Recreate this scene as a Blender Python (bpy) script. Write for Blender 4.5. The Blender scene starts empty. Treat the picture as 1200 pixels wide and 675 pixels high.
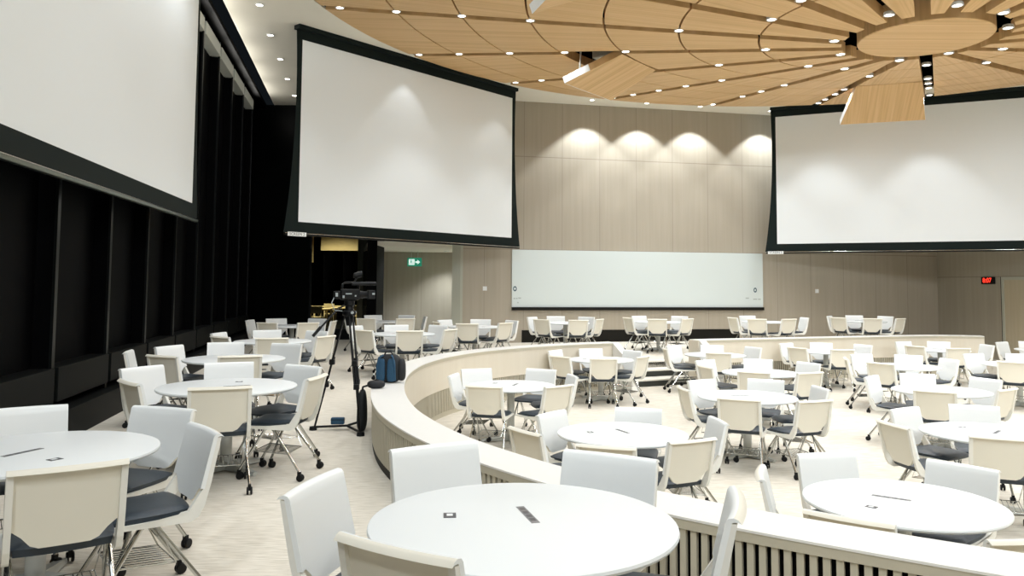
import bpy, bmesh, math, random
from mathutils import Vector, Matrix
PI = math.pi
random.seed(7)
scn = bpy.context.scene
COL = scn.collection
R = math.radians
PIT = -0.435            # level of the sunken floor
CEIL = 7.05             # white ceiling
CX, CY, ZA, SL = 6.95, 13.09, 5.70, 0.123   # canopy centre, apex height, slope

# ------------------------------------------------------------ helpers
def lin(h):
    if isinstance(h, str):
        h = [int(h[i:i + 2], 16) / 255 for i in (0, 2, 4)]
    return [(c / 12.92 if c <= 0.04045 else ((c + 0.055) / 1.055) ** 2.4) for c in h] + [1.0]

def mat(name, col, rough=0.5, metal=0.0, spec=0.5, emit=None, es=0.0, noise=0.0, nscale=20.0, bump=0.0):
    m = bpy.data.materials.new(name); m.use_nodes = True
    nt = m.node_tree; b = nt.nodes['Principled BSDF']
    c = lin(col)
    b.inputs['Base Color'].default_value = c
    b.inputs['Roughness'].default_value = rough
    b.inputs['Metallic'].default_value = metal
    b.inputs['Specular IOR Level'].default_value = spec
    if emit:
        b.inputs['Emission Color'].default_value = lin(emit); b.inputs['Emission Strength'].default_value = es
    if noise or bump:
        tc = nt.nodes.new('ShaderNodeTexCoord'); n = nt.nodes.new('ShaderNodeTexNoise')
        n.inputs['Scale'].default_value = nscale; n.inputs['Detail'].default_value = 4
        nt.links.new(tc.outputs['Object'], n.inputs['Vector'])
        if noise:
            mx = nt.nodes.new('ShaderNodeMix'); mx.data_type = 'RGBA'
            mx.inputs[6].default_value = [x * (1 - noise) for x in c[:3]] + [1]
            mx.inputs[7].default_value = [min(1, x * (1 + noise)) for x in c[:3]] + [1]
            nt.links.new(n.outputs['Fac'], mx.inputs[0]); nt.links.new(mx.outputs[2], b.inputs['Base Color'])
        if bump:
            bp = nt.nodes.new('ShaderNodeBump'); bp.inputs['Strength'].default_value = bump; bp.inputs['Distance'].default_value = 0.01
            nt.links.new(n.outputs['Fac'], bp.inputs['Height']); nt.links.new(bp.outputs[0], b.inputs['Normal'])
    return m

def ramp_noise_mat(name, stops, scale3, rough=0.5, spec=0.4, detail=5, rnd=True, seam=None, dist=0.0):
    """noise stretched by scale3 through a colour ramp; seam = list of (axis, period, offset, width) or (axis, None, at, width) dark lines"""
    m = bpy.data.materials.new(name); m.use_nodes = True
    nt = m.node_tree; N = nt.nodes; L = nt.links; b = N['Principled BSDF']
    b.inputs['Roughness'].default_value = rough; b.inputs['Specular IOR Level'].default_value = spec
    tc = N.new('ShaderNodeTexCoord'); mp = N.new('ShaderNodeMapping'); mp.inputs['Scale'].default_value = scale3
    L.new(tc.outputs['Object'], mp.inputs['Vector'])
    if rnd:
        oi = N.new('ShaderNodeObjectInfo'); ml = N.new('ShaderNodeMath'); ml.operation = 'MULTIPLY'; ml.inputs[1].default_value = 37
        L.new(oi.outputs['Random'], ml.inputs[0]); cb = N.new('ShaderNodeCombineXYZ')
        for k in range(3): L.new(ml.outputs[0], cb.inputs[k])
        L.new(cb.outputs[0], mp.inputs['Location'])
    n = N.new('ShaderNodeTexNoise'); n.inputs['Scale'].default_value = 1; n.inputs['Detail'].default_value = detail
    n.inputs['Distortion'].default_value = dist
    L.new(mp.outputs[0], n.inputs['Vector'])
    r = N.new('ShaderNodeValToRGB'); e = r.color_ramp.elements
    while len(e) < len(stops): e.new(0.5)
    for k, (p, c) in enumerate(stops): e[k].position = p; e[k].color = lin(c)
    L.new(n.outputs['Fac'], r.inputs[0]); out = r.outputs[0]
    if seam:
        sx = N.new('ShaderNodeSeparateXYZ'); L.new(tc.outputs['Object'], sx.inputs[0]); tot = None
        for ax, per, off, w in seam:
            s = N.new('ShaderNodeMath'); s.operation = 'SUBTRACT'; s.inputs[1].default_value = off; L.new(sx.outputs[ax], s.inputs[0]); v = s.outputs[0]
            if per:
                q = N.new('ShaderNodeMath'); q.operation = 'PINGPONG'; q.inputs[1].default_value = per / 2; L.new(v, q.inputs[0]); v = q.outputs[0]
            else:
                q = N.new('ShaderNodeMath'); q.operation = 'ABSOLUTE'; L.new(v, q.inputs[0]); v = q.outputs[0]
            lt = N.new('ShaderNodeMath'); lt.operation = 'LESS_THAN'; lt.inputs[1].default_value = w; L.new(v, lt.inputs[0])
            if tot is None: tot = lt.outputs[0]
            else:
                mxm = N.new('ShaderNodeMath'); mxm.operation = 'MAXIMUM'; L.new(tot, mxm.inputs[0]); L.new(lt.outputs[0], mxm.inputs[1]); tot = mxm.outputs[0]
        mu = N.new('ShaderNodeMath'); mu.operation = 'MULTIPLY'; mu.inputs[1].default_value = 0.42; L.new(tot, mu.inputs[0])
        mx = N.new('ShaderNodeMix'); mx.data_type = 'RGBA'; mx.inputs[7].default_value = lin('4a4236')
        L.new(mu.outputs[0], mx.inputs[0]); L.new(out, mx.inputs[6]); out = mx.outputs[2]
    L.new(out, b.inputs['Base Color'])
    return m

def mesh_obj(name, bm, mats, parent=None, smooth=False, loc=None, rotz=0):
    bmesh.ops.recalc_face_normals(bm, faces=bm.faces)
    me = bpy.data.meshes.new(name); bm.to_mesh(me); bm.free()
    for m in (mats if isinstance(mats, (list, tuple)) else [mats]): me.materials.append(m)
    if smooth:
        for p in me.polygons: p.use_smooth = True
        try: me.set_sharp_from_angle(angle=R(38))
        except Exception: pass
    o = bpy.data.objects.new(name, me); COL.objects.link(o)
    if parent: o.parent = parent
    if loc: o.location = loc
    if rotz: o.rotation_euler = (0, 0, rotz)
    return o

def empty(name, loc=(0, 0, 0), rotz=0):
    o = bpy.data.objects.new(name, None); COL.objects.link(o); o.empty_display_size = 0.1
    o.location = loc; o.rotation_euler = (0, 0, rotz); return o

def tag(o, label=None, cat=None, group=None, kind=None):
    if label: o['label'] = label
    if cat: o['category'] = cat
    if group: o['group'] = group
    if kind: o['kind'] = kind
    return o

def struct(o, label=None, cat=None):
    return tag(o, label, cat, None, 'structure')

def dup(o, parent=None):
    c = o.copy(); COL.objects.link(c)
    if parent: c.parent = parent
    for ch in list(o.children): dup(ch, c)
    return c

def box(bm, x0, x1, y0, y1, z0, z1, bevel=0.0, M=None, mi=0):
    vs = [bm.verts.new(v) for v in ((x0, y0, z0), (x1, y0, z0), (x1, y1, z0), (x0, y1, z0), (x0, y0, z1), (x1, y0, z1), (x1, y1, z1), (x0, y1, z1))]
    fs = [bm.faces.new([vs[i] for i in f]) for f in ((3, 2, 1, 0), (4, 5, 6, 7), (0, 1, 5, 4), (1, 2, 6, 5), (2, 3, 7, 6), (3, 0, 4, 7))]
    for f in fs: f.material_index = mi
    if bevel:
        g = bmesh.ops.bevel(bm, geom=list({e for f in fs for e in f.edges}), offset=bevel, segments=2, affect='EDGES', profile=0.6)
        vs = list({v for f in g['faces'] for v in f.verts} | {v for v in vs if v.is_valid})
        for f in {f for v in vs for f in v.link_faces}: f.material_index = mi
    if M is not None: bmesh.ops.transform(bm, matrix=M, verts=vs)
    return vs

def tube(bm, pts, r, n=8, closed=False, r2=None, mi=0):
    pts = [Vector(p) for p in pts]; m = len(pts); rings = []; up = None
    for i, p in enumerate(pts):
        if closed: t = pts[(i + 1) % m] - pts[i - 1]
        else: t = pts[min(i + 1, m - 1)] - pts[max(i - 1, 0)]
        t.normalize()
        if up is None:
            a = Vector((0, 0, 1)) if abs(t.z) < 0.9 else Vector((1, 0, 0))
            up = t.cross(a).normalized()
        up = (up - t * up.dot(t)).normalized(); w = t.cross(up)
        rr = r if r2 is None else r + (r2 - r) * i / (m - 1)
        rings.append([bm.verts.new(p + up * rr * math.cos(2 * PI * k / n) + w * rr * math.sin(2 * PI * k / n)) for k in range(n)])
    for i in range(m if closed else m - 1):
        a, b = rings[i], rings[(i + 1) % m]
        for k in range(n): bm.faces.new((a[k], a[(k + 1) % n], b[(k + 1) % n], b[k])).material_index = mi
    if not closed:
        bm.faces.new(rings[0][::-1]).material_index = mi; bm.faces.new(rings[-1]).material_index = mi

def lathe(bm, prof, n=32, c=(0, 0), mi=0, M=None):
    rings = []; allv = []
    for r, z in prof:
        if r < 1e-5: ring = [bm.verts.new((c[0], c[1], z))]
        else: ring = [bm.verts.new((c[0] + r * math.cos(2 * PI * k / n), c[1] + r * math.sin(2 * PI * k / n), z)) for k in range(n)]
        rings.append(ring); allv += ring
    for a, b in zip(rings, rings[1:]):
        for k in range(n):
            j = (k + 1) % n
            if len(a) == 1 and len(b) == 1: continue
            f = (a[0], b[j], b[k]) if len(a) == 1 else (a[k], a[j], b[0]) if len(b) == 1 else (a[k], a[j], b[j], b[k])
            bm.faces.new(f).material_index = mi
    if M is not None: bmesh.ops.transform(bm, matrix=M, verts=allv)

def extr(bm, poly, z0, z1, mi=0, M=None):
    a = [bm.verts.new((x, y, z0)) for x, y in poly]; b = [bm.verts.new((x, y, z1)) for x, y in poly]; n = len(poly)
    bm.faces.new(a[::-1]).material_index = mi; bm.faces.new(b).material_index = mi
    for i in range(n): bm.faces.new((a[i], a[(i + 1) % n], b[(i + 1) % n], b[i])).material_index = mi
    if M is not None: bmesh.ops.transform(bm, matrix=M, verts=a + b)
    return a + b

def BM(): return bmesh.new()

def axes(origin, ex, ey, ez):
    M = Matrix.Identity(4)
    for k, v in enumerate((ex, ey, ez)):
        for i in range(3): M[i][k] = v[i]
    for i in range(3): M[i][3] = origin[i]
    return M

# ------------------------------------------------------------ materials
M_white = mat('white_plastic', 'ECEEEC', 0.38, spec=0.45)
M_rear_bounce = mat('shell_bounce_tint', 'E3DECF', 0.5, spec=0.35)  # warm bounce from the carpet painted into the rear of the chair backs
M_frame = mat('frame_plastic', 'E6E4DB', 0.4, spec=0.4)
M_top = mat('white_laminate', 'E5E8E7', 0.42, spec=0.4)
M_navy = mat('navy_vinyl', '1D2A35', 0.42, spec=0.5, noise=0.12, nscale=60, bump=0.05)
M_chrome = mat('chrome', 'C9CAC6', 0.18, metal=1.0)
M_black = mat('black_rubber', '08090A', 0.5, spec=0.3)
M_grey = mat('painted_grey_metal', 'B9BAB4', 0.35, metal=0.3)
M_dark = mat('dark_plastic', '4A4A4C', 0.4)
M_slot = mat('socket_grey', '7C7C7C', 0.4)
M_ceil = mat('ceiling_paint', 'F0EBDD', 0.9, spec=0.1, noise=0.02, nscale=3)
M_plen = mat('plenum_black', '0A0A0A', 0.9, spec=0.05)
M_cap = mat('cap_stone', 'E8E6E0', 0.35, spec=0.5, noise=0.02, nscale=15)
M_slat = mat('slat_paint', 'BEB7A3', 0.5, spec=0.35, noise=0.03, nscale=8)
M_panel = ramp_noise_mat('low_wall_veneer', [(0.3, 'D6CDBB'), (0.7, 'DAD2C1')], (6, 6, 0.6), rnd=False)
M_gap = mat('dark_backing', '0B0B0C', 0.8, spec=0.1)
M_kick = mat('black_skirting', '16140F', 0.6, spec=0.2)
M_fabric = mat('projection_fabric', 'E9EDEE', 0.85, spec=0.1)
M_border = mat('black_masking', '101A18', 0.75, spec=0.2)
M_alu = mat('weight_bar_metal', '6E756E', 0.3, metal=0.8)
M_wallwood = ramp_noise_mat('taupe_wall_panels', [(0.25, 'AAA190'), (0.75, 'B3AA9A')], (9, 9, 0.35), rough=0.55, spec=0.3, rnd=False,
                            seam=[(0, 1.16, 0.35, 0.006), (2, None, 5.42, 0.010), (2, None, 2.69, 0.010)])
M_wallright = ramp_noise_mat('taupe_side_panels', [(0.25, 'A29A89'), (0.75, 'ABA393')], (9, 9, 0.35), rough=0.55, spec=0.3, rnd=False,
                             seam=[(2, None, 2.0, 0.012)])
M_taupe = ramp_noise_mat('taupe_recess_panels', [(0.25, 'A29A89'), (0.75, 'ABA393')], (9, 9, 0.35), rough=0.55, rnd=False, seam=[(0, 1.2, 0.5, 0.006)])
M_wood = ramp_noise_mat('oak_veneer', [(0.2, 'BE9863'), (0.5, 'D5AF7B'), (0.8, 'E2BF90')], (0.22, 20, 0.6), rough=0.5, spec=0.3, detail=6, dist=0.1)
M_carpet = ramp_noise_mat('beige_carpet', [(0.30, 'C2BBAC'), (0.5, 'D6CFC1'), (0.7, 'E2DCD0')], (7, 62, 10), rough=0.95, spec=0.05, detail=8, rnd=False)
M_nose = mat('step_edge', 'E4E0D4', 0.6)
M_riser = mat('dark_riser', '33352F', 0.7)
M_blackwin = mat('night_glass_blind', '020203', 0.6, spec=0.06)
M_nightgl = mat('night_glass', '020303', 0.4, spec=0.08)
M_mull = mat('dark_mullion', '050807', 0.35, spec=0.35)
M_sill = mat('dark_grey_panel', '0C0E0D', 0.5, spec=0.12)
M_pelmet = mat('pale_pelmet', 'DFE2DA', 0.7)
M_wboard = mat('whiteboard_enamel', 'D9E2E0', 0.3, spec=0.5)
M_teal = mat('teal_print', '2F5060', 0.5)
M_faint = mat('faint_print', 'B4BDB8', 0.5)
M_jamb = mat('jamb_paint', 'B4B5A6', 0.5)
M_door = ramp_noise_mat('door_veneer', [(0.25, 'B8AC92'), (0.75, 'C2B69C')], (9, 9, 0.4), rnd=False)
M_lens = mat('lamp_lens', 'FFFFFF', 0.3, emit='FFFAF0', es=9.0)
M_trim = mat('lamp_trim', 'D8D8D4', 0.4)
M_red = mat('red_led', 'FF5040', 0.5, emit='FF3A28', es=2.2)
M_green = mat('exit_green', '2FA383', 0.4, emit='2BA585', es=0.35)
M_signw = mat('exit_white', 'F2FFFC', 0.4, emit='E8FFFA', es=0.9)
M_blue = mat('navy_blue_nylon', '1B4560', 0.7, noise=0.15, nscale=40)
M_bagblk = mat('black_nylon', '14171A', 0.7, noise=0.15, nscale=40)
M_camblk = mat('camera_black', '040506', 0.45, spec=0.25)
M_camgry = mat('camera_grey', '9BA3A4', 0.35)
M_tan = mat('far_room_wood', 'B5A27A', 0.5)
M_plaster = mat('plain_plaster', 'C9C2B2', 0.85, spec=0.1)
M_glass = bpy.data.materials.new('clear_glass'); M_glass.use_nodes = True
_nt = M_glass.node_tree; _nt.nodes.clear()
_o = _nt.nodes.new('ShaderNodeOutputMaterial'); _m = _nt.nodes.new('ShaderNodeMixShader'); _t = _nt.nodes.new('ShaderNodeBsdfTransparent'); _g = _nt.nodes.new('ShaderNodeBsdfGlossy')
_t.inputs[0].default_value = (0.75, 0.8, 0.78, 1); _g.inputs['Roughness'].default_value = 0.02; _m.inputs[0].default_value = 0.03
_nt.links.new(_t.outputs[0], _m.inputs[1]); _nt.links.new(_g.outputs[0], _m.inputs[2]); _nt.links.new(_m.outputs[0], _o.inputs[0])

def text_mesh(name, cu, parent, loc):
    tmp = bpy.data.objects.new('tmp', cu); COL.objects.link(tmp)
    dg = bpy.context.evaluated_depsgraph_get(); me = bpy.data.meshes.new_from_object(tmp.evaluated_get(dg))
    bpy.data.objects.remove(tmp); me.name = name
    me.materials.clear(); me.materials.append(cu.materials[0])
    o = bpy.data.objects.new(name, me); COL.objects.link(o); o.parent = parent; o.location = loc; o.rotation_euler = (PI / 2, 0, 0)
    bpy.data.curves.remove(cu); return o

# ------------------------------------------------------------ the low curved wall: plan curve of its outer edge
OUT_L = [(7.4, 2.6), (6.4, 2.42), (5.4, 2.36), (4.5, 2.42), (3.6, 2.60), (2.65, 2.93), (1.88, 3.34), (0.85, 4.06), (0.13, 4.80), (-0.57, 5.80), (-1.06, 6.85), (-1.36, 7.85),
         (-1.58, 9.1), (-1.68, 10.5), (-1.58, 11.9), (-1.22, 13.2), (-0.58, 14.35), (0.3, 15.32), (1.2, 16.0), (2.06, 16.5)]
OUT_R = [(3.9, 17.35), (4.93, 17.75), (6.87, 18.45), (8.6, 19.1), (9.9, 19.5), (10.8, 19.62), (11.5, 19.45)]
WID = 0.36
def catmull(P, step=0.06):
    P = [Vector((p[0], p[1])) for p in P]; Q = [2 * P[0] - P[1]] + P + [2 * P[-1] - P[-2]]; out = []
    for i in range(1, len(Q) - 2):
        a, b, c, d = Q[i - 1:i + 3]; n = max(2, int((c - b).length / 0.03))
        for k in range(n):
            t = k / n
            out.append(0.5 * ((2 * b) + (c - a) * t + (2 * a - 5 * b + 4 * c - d) * t * t + (3 * b - a - 3 * c + d) * t ** 3))
    out.append(P[-1])
    res = [out[0]]; acc = 0.0                       # resample evenly
    for p, q in zip(out, out[1:]):
        L = (q - p).length
        while acc + L >= step:
            f = (step - acc) / L; p = p + (q - p) * f; res.append(p.copy()); L = (q - p).length; acc = 0.0
        acc += L
    return res
def offs(path, d):                                  # to the right of travel = into the pit
    out = []
    for i, p in enumerate(path):
        t = (path[min(i + 1, len(path) - 1)] - path[max(i - 1, 0)]).normalized()
        out.append(p + Vector((t.y, -t.x)) * d)
    return out
def band(bm, A, B, zA0, z1, mi=0):
    """closed strip solid between two plan curves, from zA0 up to z1"""
    n = len(A); g = [[bm.verts.new((p.x, p.y, z)) for p in C] for C in (A, B) for z in (zA0, z1)]
    a0, a1, b0, b1 = g
    for i in range(n - 1):
        for q in ((a0[i], a0[i + 1], a1[i + 1], a1[i]), (b0[i], b1[i], b1[i + 1], b0[i + 1]), (a1[i], a1[i + 1], b1[i + 1], b1[i]), (a0[i], b0[i], b0[i + 1], a0[i + 1])):
            bm.faces.new(q).material_index = mi
    for i in (0, n - 1): bm.faces.new((a0[i], a1[i], b1[i], b0[i])).material_index = mi
def slats(bm, path, d0, d1, z0, z1, w=0.032):
    base = path
    for i in range(1, len(base) - 1):
        t = (base[i + 1] - base[i - 1]).normalized(); nrm = Vector((t.y, -t.x)); c = base[i]
        poly = [c - t * w / 2 + nrm * d0, c + t * w / 2 + nrm * d0, c + t * w / 2 + nrm * d1, c - t * w / 2 + nrm * d1]
        extr(bm, [(p.x, p.y) for p in poly], z0, z1)
def low_wall(name, pts, label):
    root = struct(empty(name, (pts[0][0], pts[0][1], PIT)), label, 'low wall')
    off = Vector((pts[0][0], pts[0][1]))
    path = [p - off for p in catmull(pts, 0.058)]
    Z = -PIT
    coarse = path[::2] if len(path) % 2 else path[::2] + [path[-1]]
    bm = BM(); band(bm, offs(coarse, -0.004), offs(coarse, WID), Z + 0.488, Z + 0.5); mesh_obj('cap', bm, M_cap, root)
    bm = BM(); band(bm, offs(coarse, 0.0), offs(coarse, WID - 0.004), Z + 0.44, Z + 0.488); mesh_obj('fascia', bm, M_slat, root)
    bm = BM(); band(bm, offs(coarse, 0.05), offs(coarse, 0.28), 0.0, Z + 0.44); mesh_obj('core', bm, M_gap, root)
    bm = BM(); band(bm, offs(coarse, 0.28), offs(coarse, WID - 0.012), Z + 0.0, Z + 0.44); mesh_obj('inner_panel', bm, M_panel, root)
    bm = BM(); slats(bm, path, 0.010, 0.036, Z + 0.075, Z + 0.44); mesh_obj('slat_screen', bm, M_slat, root)
    bm = BM(); slats(bm, path, 0.312, WID - 0.018, 0.075, Z + 0.0, 0.027); mesh_obj('slat_screen', bm, M_slat, root)
    bm = BM(); band(bm, offs(coarse, 0.02), offs(coarse, 0.05), Z - 0.0, Z + 0.075); mesh_obj('skirting', bm, M_kick, root)
    bm = BM(); band(bm, offs(coarse, 0.28), offs(coarse, WID - 0.03), 0.0, 0.075); mesh_obj('skirting', bm, M_slat, root)
    return root, off, path
wl, offl, pathl = low_wall('wall_curved', OUT_L, 'low curved white-capped slatted wall around the sunken seating area')
wr, offr, pathr = low_wall('wall_straight', OUT_R, 'low white-capped wall with beige panel behind the pit, right of the steps')
# short sloping wing walls beside the steps
for root, off, path, s in ((wl, offl, pathl, -1), (wr, offr, pathr, 0)):
    i = len(path) - 1 if s else 0
    t = (path[-1] - path[-3]).normalized() if s else (path[2] - path[0]).normalized()
    nrm = Vector((t.y, -t.x)); p = path[i] + nrm * WID
    a = p - t * (0.16 if s else 0.0)
    Mx = axes((a.x, a.y, 0), (nrm.x, nrm.y, 0), (t.x, t.y, 0), (0, 0, 1))
    bm = BM(); Z = -PIT
    vs = [bm.verts.new(v) for v in ((0, 0, 0), (0.62, 0, 0), (0.62, 0, Z + 0.10), (0, 0, Z + 0.5), (0, 0.16, 0), (0.62, 0.16, 0), (0.62, 0.16, Z + 0.10), (0, 0.16, Z + 0.5))]
    for f in ((0, 1, 2, 3), (4, 7, 6, 5), (3, 2, 6, 7), (0, 3, 7, 4), (1, 5, 6, 2), (0, 4, 5, 1)): bm.faces.new([vs[k] for k in f])
    for f in bm.faces: f.material_index = 0
    bmesh.ops.transform(bm, matrix=Mx, verts=bm.verts)
    mesh_obj('sloped_end', bm, M_cap, root)
    q = path[i] + nrm * 0.0; bm = BM(); box(bm, -0.002, WID, (0.0 if s else -0.03), (0.03 if s else 0.0), 0, Z + 0.486)
    bmesh.ops.transform(bm, matrix=axes((q.x, q.y, 0), (nrm.x, nrm.y, 0), (t.x, t.y, 0), (0, 0, 1)), verts=bm.verts); mesh_obj('end_panel', bm, M_panel, root)

# ------------------------------------------------------------ floors and steps
def LWX(y): return -3.10 - 0.19 * y                 # inner line of the window wall
BWY = lambda x: 22.85 + 0.214 * x                    # back wall line
bm = BM(); box(bm, -9.5, 19.2, -3.2, 27.0, PIT - 0.1, PIT); struct(mesh_obj('floor', bm, M_carpet), 'beige striped carpet of the sunken seating area', 'floor')
ts = (Vector(OUT_R[0]) - Vector(OUT_L[-1])).normalized(); ns = Vector((ts.y, -ts.x))   # along the steps / into the pit
eA, eB = Vector(OUT_L[-1]), Vector(OUT_R[0]); NOTCH = 0.60
pl = [p + offl for p in pathl]; pr_ = [p + offr for p in pathr]
il = offs(pl, 0.2)[::4] ; ir = offs(pr_, 0.2)[::4]
poly = [(LWX(-3), -3.0), (8.2, -3.0), (8.2, 2.4)] + [(p.x, p.y) for p in il] + [tuple(eA - ts * 0.02), tuple(eA - ns * NOTCH), tuple(eB - ns * NOTCH), tuple(eB + ts * 0.02)] + [(p.x, p.y) for p in ir] + \
       [(11.7, 19.3), (12.5, 25.5), (-1.6, 22.5), (-1.6, 27.2), (-5.2, 27.2), (-5.2, 23.6), (LWX(23.6), 23.6)]
bm = BM()
from mathutils.geometry import tessellate_polygon
va = [bm.verts.new((x, y, 0.0)) for x, y in poly]; vb = [bm.verts.new((x, y, PIT + 0.002)) for x, y in poly]
for tri in tessellate_polygon([[Vector((x, y, 0)) for x, y in poly]]):
    try: bm.faces.new([va[i] for i in tri]); bm.faces.new([vb[i] for i in tri][::-1])
    except ValueError: pass
for i in range(len(poly)): bm.faces.new((va[i], vb[i], vb[(i + 1) % len(poly)], va[(i + 1) % len(poly)]))
struct(mesh_obj('floor_upper', bm, M_carpet), 'beige striped carpet of the raised outer floor', 'floor')
bm = BM(); W = (eB - eA).length
Ms = axes((eA.x, eA.y, 0), (ts.x, ts.y, 0), (-ns.x, -ns.y, 0), (0, 0, 1))   # local y points back up the steps
for k, (y0, z1) in enumerate(((-0.26, -0.29), (0.17, -0.145), (0.60, 0.0))):
    z0 = z1 - 0.145
    box(bm, 0, W, y0, y0 + (0.43 if k < 2 else 0.05), z0 + 0.001, z1 - 0.03, mi=1)
    box(bm, 0, W, y0 - 0.02, y0 + (0.43 if k < 2 else 0.12), z1 - 0.03, z1 + (0 if k < 2 else 0.004), mi=0)
bmesh.ops.transform(bm, matrix=Ms, verts=bm.verts)
struct(mesh_obj('floor_steps', bm, [M_nose, M_riser]), 'three carpeted steps with dark risers down into the sunken area', 'steps')

# ------------------------------------------------------------ window wall on the left
U = Vector((-0.19, 1, 0)).normalized(); Nn = Vector((U.y, -U.x, 0))   # along the wall / into the room
def wl_m(y): return axes((LWX(y), y, 0), tuple(U), (-Nn.x, -Nn.y, 0), (0, 0, 1))   # local x along, y outwards
root = struct(empty('wall_left', (LWX(0), 0, 0)), 'black window wall with dark mullions along the left side', 'window wall')
inv = Matrix.Translation((-LWX(0), 0, 0))
s_of = lambda y: y / U.y
L0, L1 = s_of(-3.0), s_of(23.6)
MW = inv @ wl_m(0)
bm = BM(); box(bm, L0, L1, 0.30, 0.36, 0, 7.4); bmesh.ops.transform(bm, matrix=MW, verts=bm.verts); mesh_obj('blind', bm, M_blackwin, root)
bm = BM(); box(bm, L0, L1, -0.12, 0.36, 6.95, 7.05); bmesh.ops.transform(bm, matrix=MW, verts=bm.verts); mesh_obj('header_beam', bm, M_blackwin, root)
mys = [-2.2 + 1.752 * k for k in range(15)]
for k, y in enumerate(mys):
    s = s_of(y)
    bm = BM(); box(bm, s - 0.03, s + 0.03, 0.12, 0.30, 0, 6.6); box(bm, s - 0.04, s + 0.04, 0.10, 0.13, 0, 6.95)
    for f in bm.faces: f.material_index = 1 if f.calc_center_median().y > 0.131 else 0
    bmesh.ops.transform(bm, matrix=MW, verts=bm.verts); mesh_obj('mullion', bm, [M_mull, M_blackwin], root)
    if k < len(mys) - 1:
        a, b = s + 0.05, s_of(mys[k + 1]) - 0.05
        bm = BM(); box(bm, a, b, 0.06, 0.30, 0.40, 0.76, 0.008); bmesh.ops.transform(bm, matrix=MW, verts=bm.verts); mesh_obj('spandrel', bm, M_sill, root)
        bm = BM(); box(bm, a + 0.04, b - 0.04, 0.08, 0.30, 6.60, 6.86); bmesh.ops.transform(bm, matrix=MW, verts=bm.verts); mesh_obj('pelmet', bm, M_pelmet, root)
bm = BM(); box(bm, L0, L1, -0.05, 0.30, 0, 0.30); box(bm, L0, L1, -0.07, 0.30, 0.30, 0.33); bmesh.ops.transform(bm, matrix=MW, verts=bm.verts); mesh_obj('base_cabinet', bm, M_sill, root)

# ------------------------------------------------------------ glass wall and exit recess at the back left
GY = 23.6
root = struct(empty('wall_back_left', (-5.8, GY, 0)), 'black glazed wall beside the exit recess', 'wall')
def wbox(name, x0, x1, y0, y1, z0, z1, m, par=root, bev=0.0):
    bm = BM(); box(bm, x0, x1, y0, y1, z0, z1, bev); o = mesh_obj(name, bm, m, par)
    if par: o.location = -par.location
    return o
wbox('solid_panel', -8.4, -6.05, GY, GY + 0.1, 0, CEIL, M_nightgl)
wbox('upper_panel', -6.05, -4.1, GY, GY + 0.1, 3.35, CEIL, M_nightgl)
wbox('base_panel', -6.05, -4.1, GY, GY + 0.1, 0, 0.28, M_sill)
w1 = struct(empty('window_1', (-5.1, GY, 0.28)), 'glass pane looking into a dim room with wooden tables', 'window')
bm = BM(); box(bm, -0.95, 1.0, 0.03, 0.05, 0, 3.07); mesh_obj('glass', bm, M_glass, w1)
bm = BM()
for a in ((-0.95, -0.90, 0, 0.1, 0, 3.07), (-0.95, 1.0, 0, 0.1, 0, 0.05), (-0.95, 1.0, 0, 0.1, 3.02, 3.07)): box(bm, *a)
mesh_obj('window_frame', bm, M_mull, w1)
bm = BM(); box(bm, -4.12, -3.84, 22.45, 23.7, 0, 4.2); struct(mesh_obj('trim_1', bm, M_blackwin), 'black column between the glass and the exit recess', 'column')
# recess
RC = 2.76
bm = BM(); box(bm, -5.3, -1.5, 27.1, 27.2, 0, 3.2)
o = struct(mesh_obj('wall_recess', bm, M_taupe), 'taupe wall at the back of the exit recess', 'wall')
bm = BM(); box(bm, -1.70, -1.46, 22.49, 27.1, 0, 4.0); struct(mesh_obj('wall_recess_side', bm, M_jamb), 'pale side wall of the exit recess', 'wall')
bm = BM(); box(bm, -3.84, -1.70, 22.49, 22.6, RC + 0.15, CEIL); struct(mesh_obj('wall_above_recess', bm, M_taupe), 'taupe wall above the exit recess', 'wall')
bm = BM(); vs = extr(bm, [(-4.1, 22.5), (-1.7, 22.5), (-1.7, 27.1), (-5.1, 27.1)], RC, RC + 0.12); struct(mesh_obj('ceiling_recess', bm, M_ceil), 'cream soffit over the exit recess', 'ceiling')
bm = BM(); extr(bm, [(-4.1, 23.7), (-4.02, 23.7), (-5.0, 27.1), (-5.1, 27.1)], 0, RC); struct(mesh_obj('wall_recess_left', bm, M_blackwin), 'black side wall of the exit recess', 'wall')
# dim room behind the glass
bm = BM(); box(bm, -14, -4.2, 27.3, 42, -0.1, 0.0); box(bm, -14, -5.3, 23.7, 27.3, -0.1, 0.0)
struct(mesh_obj('floor_far_room', bm, M_sill), 'dark floor of the dim room behind the glass', 'floor')
bm = BM(); box(bm, -14, -4.2, 42, 42.1, 0, 6); box(bm, -14.1, -14, 23.7, 42, 0, 6); box(bm, -4.2, -4.1, 27.3, 42, 0, 6); box(bm, -14, -4.2, 23.75, 42, 6, 6.1)
struct(mesh_obj('wall_far_room', bm, M_blackwin), 'dark walls of the dim room behind the glass', 'wall')
bm = BM(); box(bm, -8.0, -6.1, 33, 33.2, 3.05, 3.75); struct(mesh_obj('trim_2', bm, M_tan), 'tan lit soffit panel seen high through the glass', 'panel')
bm = BM(); box(bm, -8.7, -8.35, 33, 33.2, 2.55, 4.0); struct(mesh_obj('trim_3', bm, M_tan), 'narrow tan lit panel high behind the glass', 'panel')

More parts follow.
